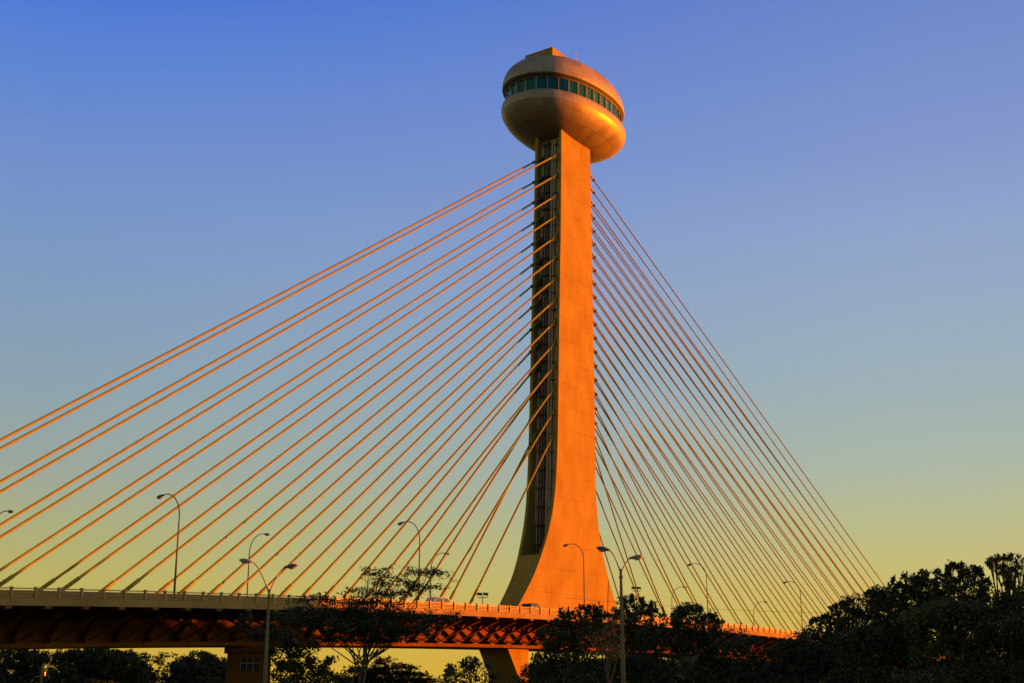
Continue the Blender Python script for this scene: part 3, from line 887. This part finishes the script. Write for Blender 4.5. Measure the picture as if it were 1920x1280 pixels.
# --- middle clump right of the pylon
mid = 'trees in front of the pylon foot'
tree('broad-leaved tree hiding the right part of the pylon foot', 102, 1085,
     [(1062, 1150, 14, 6), (1090, 1143, 18, 8), (1116, 1138, 16, 8), (1048, 1162, 20, 10), (1085, 1165, 40, 14), (1120, 1160, 26, 16), (1045, 1195, 40, 20), (1095, 1200, 44, 24), (1030, 1228, 38, 24), (1075, 1245, 48, 24), (1018, 1262, 40, 22), (1110, 1258, 44, 24), (1060, 1288, 80, 20)],
     'leaf_deep', .26, 1.15, group=mid)
tree('tree with big leaf tufts behind the tall forked street light', 112, 1185,
     [(1172, 1128, 14, 7), (1190, 1123, 14, 8), (1210, 1131, 15, 8), (1160, 1140, 16, 9), (1195, 1144, 28, 10), (1222, 1148, 14, 9), (1170, 1162, 34, 14), (1210, 1170, 36, 16), (1190, 1195, 46, 20), (1230, 1205, 38, 22), (1195, 1232, 50, 24), (1160, 1260, 44, 24), (1225, 1260, 50, 24), (1200, 1288, 70, 18)],
     'leaf_deep', .28, 1.1, group=mid)
tree('small bushy tree painted sunlit brown, left of the tall forked street light', 92, 1142,
     [(1148, 1176, 14, 12), (1132, 1192, 18, 14), (1155, 1200, 12, 16), (1125, 1212, 18, 12), (1148, 1222, 20, 12)],
     'leaf_sunlit', .22, 1.0, group=mid)
tree('rounded tree under the overhead wire in the middle clump', 118, 1300,
     [(1290, 1140, 16, 7), (1275, 1148, 18, 9), (1305, 1144, 18, 8), (1325, 1154, 18, 9), (1258, 1158, 20, 10), (1300, 1164, 40, 14), (1342, 1170, 18, 10), (1265, 1190, 42, 22), (1325, 1192, 36, 18), (1300, 1222, 52, 26), (1348, 1225, 34, 20), (1280, 1260, 56, 26), (1345, 1260, 44, 22), (1300, 1288, 80, 18)],
     'leaf_deep', .3, 1.15, group=mid)
tree('thin feathery tree over the lit struts right of the middle clump', 135, 1395,
     [(1378, 1182, 16, 6), (1400, 1200, 24, 8), (1370, 1208, 26, 12), (1420, 1224, 30, 10), (1385, 1238, 44, 14), (1440, 1245, 44, 14), (1400, 1265, 54, 16), (1460, 1266, 44, 16), (1420, 1288, 80, 16)],
     'leaf_deep', .28, .8, 'feathery', group=mid)
# palm in the middle clump
pp = at(1285, 1190, 96)
pm = thing('palm_tree', 'young palm with upright green fronds inside the middle clump', 'palm', (pp.x, pp.y, 0), mid)
bm = bmesh.new(); tube(bm, [(0, 0, -.2), (0, 0, pp.z - 3.4)], [.2, .15], 8); link('trunk', bm, M['bark'], pm)
bm = bmesh.new()
for i in range(15):
    az = 2 * math.pi * i / 15 + random.uniform(-.2, .2)
    el = random.uniform(.75, 1.45)
    dirv = Vector((math.cos(az) * math.cos(el), math.sin(az) * math.cos(el), math.sin(el)))
    L = random.uniform(2.6, 3.8)
    prev = None
    for j in range(12):
        t = j / 11
        c = Vector((0, 0, pp.z - 3.4)) + dirv * L * t - Vector((0, 0, 1)) * (t**2.2) * L * (.25 + .5 * math.cos(el))
        sd = dirv.cross(Vector((0, 0, 1))).normalized()
        if prev is not None and j > 2:
            for s in (-1, 1):
                tip = c + sd * s * .55 * math.sin(math.pi * min(1, t * 1.02)) + dirv * .35 - Vector((0, 0, .18))
                vs = [bm.verts.new(p) for p in (prev, c, tip)]
                bm.faces.new(vs)
        prev = c
link('crown', bm, M['leaf_mid'], pm)
# --- dark wood on the right
wood = 'trees of the dark wood on the right'
tree('lowest big-leaved tree where the right fan meets the wood', 142, 1560,
     [(1570, 1138, 12, 8), (1590, 1130, 14, 9), (1555, 1152, 16, 10), (1585, 1150, 22, 11), (1608, 1146, 16, 10), (1535, 1166, 16, 9), (1565, 1170, 26, 12), (1600, 1172, 30, 16), (1535, 1186, 26, 12), (1575, 1200, 44, 20), (1530, 1212, 40, 18), (1505, 1192, 22, 8)],
     'leaf_deep', .36, .95, group=wood)
tree('wispy pale topped tree behind the rounded trees of the wood', 150, 1615,
     [(1612, 1118, 16, 6), (1600, 1124, 14, 5), (1625, 1128, 18, 7), (1610, 1140, 24, 8)],
     'leaf_olive', .3, .7, 'feathery', group=wood)
tree('small pointed crown at the foot of the outermost right cable', 144, 1645,
     [(1634, 1112, 8, 7), (1648, 1106, 10, 8), (1662, 1110, 12, 8), (1645, 1125, 24, 12), (1670, 1128, 22, 12), (1640, 1150, 34, 18), (1665, 1180, 44, 26)],
     'leaf_deep', .34, 1.2, group=wood)
tree('round tufted tree right of the outermost right cable', 140, 1705,
     [(1678, 1094, 12, 9), (1705, 1082, 14, 9), (1730, 1078, 14, 8), (1718, 1092, 22, 12), (1692, 1106, 24, 12), (1745, 1088, 16, 10), (1735, 1106, 28, 14), (1700, 1130, 44, 22), (1750, 1130, 34, 20), (1715, 1170, 54, 28)],
     'leaf_deep', .36, 1.2, group=wood)
tree('bumpy crowned tree between the tufted tree and the tall airy one', 136, 1800,
     [(1782, 1062, 12, 7), (1798, 1060, 12, 7), (1770, 1072, 16, 8), (1830, 1066, 10, 7), (1815, 1074, 18, 9), (1790, 1082, 28, 12), (1842, 1084, 16, 10), (1770, 1100, 30, 16), (1825, 1104, 34, 18), (1790, 1130, 50, 24), (1845, 1135, 34, 22)],
     'leaf_deep', .34, 1.05, group=wood)
tree('tall airy tree with visible limbs at the right edge', 132, 1885,
     [(1858, 1053, 10, 7), (1866, 1045, 12, 6), (1885, 1043, 14, 6), (1905, 1046, 14, 7), (1925, 1050, 16, 8), (1868, 1062, 12, 6), (1890, 1060, 16, 8), (1915, 1064, 18, 8),
      (1940, 1068, 20, 12), (1902, 1078, 16, 6), (1928, 1086, 18, 9), (1892, 1090, 8, 4), (1912, 1100, 16, 6), (1895, 1124, 36, 9), (1935, 1118, 28, 12), (1893, 1097, 12, 6), (1918, 1108, 24, 9), (1872, 1110, 16, 6), (1936, 1100, 22, 12), (1880, 1076, 12, 6), (1895, 1070, 16, 7)],
     'leaf_olive', .26, .8, group=wood, spread=1.6)
tree('dense dark tree low in the middle of the wood', 112, 1640, [(1600, 1205, 44, 22), (1650, 1190, 50, 26), (1690, 1200, 46, 30), (1620, 1235, 60, 30), (1680, 1245, 60, 30), (1640, 1280, 90, 26)], 'leaf_deep', .34, 1.6, group=wood)
tree('green-tinged broad tree filling the front of the wood', 108, 1780, [(1730, 1158, 40, 18), (1775, 1148, 44, 20), (1820, 1152, 40, 22), (1750, 1190, 56, 30), (1810, 1195, 56, 30), (1770, 1235, 66, 34), (1830, 1245, 56, 30), (1760, 1282, 90, 22)], 'leaf_mid', .3, 1.6, group=wood)
tree('dense tree in the lower right corner of the photo', 104, 1890, [(1865, 1145, 40, 20), (1905, 1135, 38, 22), (1890, 1180, 56, 32), (1930, 1190, 44, 30), (1890, 1225, 60, 34), (1880, 1268, 70, 28), (1930, 1255, 44, 28)], 'leaf_deep', .32, 1.6, group=wood)
tree('low dark bushy tree between the middle clump and the wood', 120, 1500, [(1480, 1222, 40, 18), (1520, 1226, 44, 20), (1550, 1238, 44, 22), (1490, 1255, 56, 24), (1540, 1268, 56, 22), (1440, 1275, 44, 16), (1500, 1202, 22, 8), (1500, 1288, 90, 16)], 'leaf_deep', .34, 1.4, group=wood)
# the wood goes on past the right edge of the photograph; unseen rows are added to shade the deck
def proj(r, fw, z):
    up = z - CAM.z
    dep = fw * math.cos(PITCH) + up * math.sin(PITCH)
    return 960 + F_PX * r / dep, 640 - F_PX * (-fw * math.sin(PITCH) + up * math.cos(PITCH)) / dep
more = []
for n_, (px_, d_) in enumerate(((1985, 118), (2055, 122), (2125, 116), (2060, 104), (2180, 108), (2240, 124))):
    more.append(((px_ - 960) / F_PX * d_ * 1.02, d_, 12.2 + .7 * (n_ % 3)))
for n_, q_ in enumerate((101, 105, 109, 113, 117, 121, 125, 129, 132.5, 136, 139, 142, 144.5)):  # unseen tall rows, placed to shade the left deck
    r_ = (66, 80, 73)[n_ % 3] + (6 if q_ > 130 else 0)
    more.append((r_, q_ + .2306 * r_, 16.8 + .05 * (q_ - 100) + (.6, -.5, .2, -.1)[n_ % 4]))
for n_, q_ in enumerate((72, 75.5, 79, 82.5, 86, 96)):            # lower unseen trees, added to shade the forked street lights
    r_ = (62, 72)[n_ % 2]
    more.append((r_, q_ + .2306 * r_, 10.6 + .3 * (n_ % 3)))
for n_, q_ in enumerate((132, 135, 138, 140.5, 143, 146, 148, 150, 152, 154, 156.5, 159)):     # lower unseen trees, added to shade the struts under the deck
    r_ = (90, 82)[n_ % 2]
    more.append((r_, q_ + .2306 * r_, 14.3 + .35 * (n_ % 3)))
for r_, fw_, h_ in more:
    bl = []
    for dr, dz, rr in ((0, -1.4, 2.8), (-2.2, -3.2, 3.0), (2.2, -3.0, 3.0), (-1, -5.5, 3.8), (1.6, -6.5, 3.8), (0, -8.5, 4.2), (0, -11, 4.4), (0, -14, 4.4)):
        px, py = proj(r_ + dr, fw_, h_ + dz)
        q = F_PX / fw_
        bl.append((px, py, rr * q, rr * .75 * q))
    tree('unseen dark tree added to the wood past the right edge', fw_, proj(r_, fw_, 1)[0], bl, 'leaf_deep', .6, .22, group=wood)
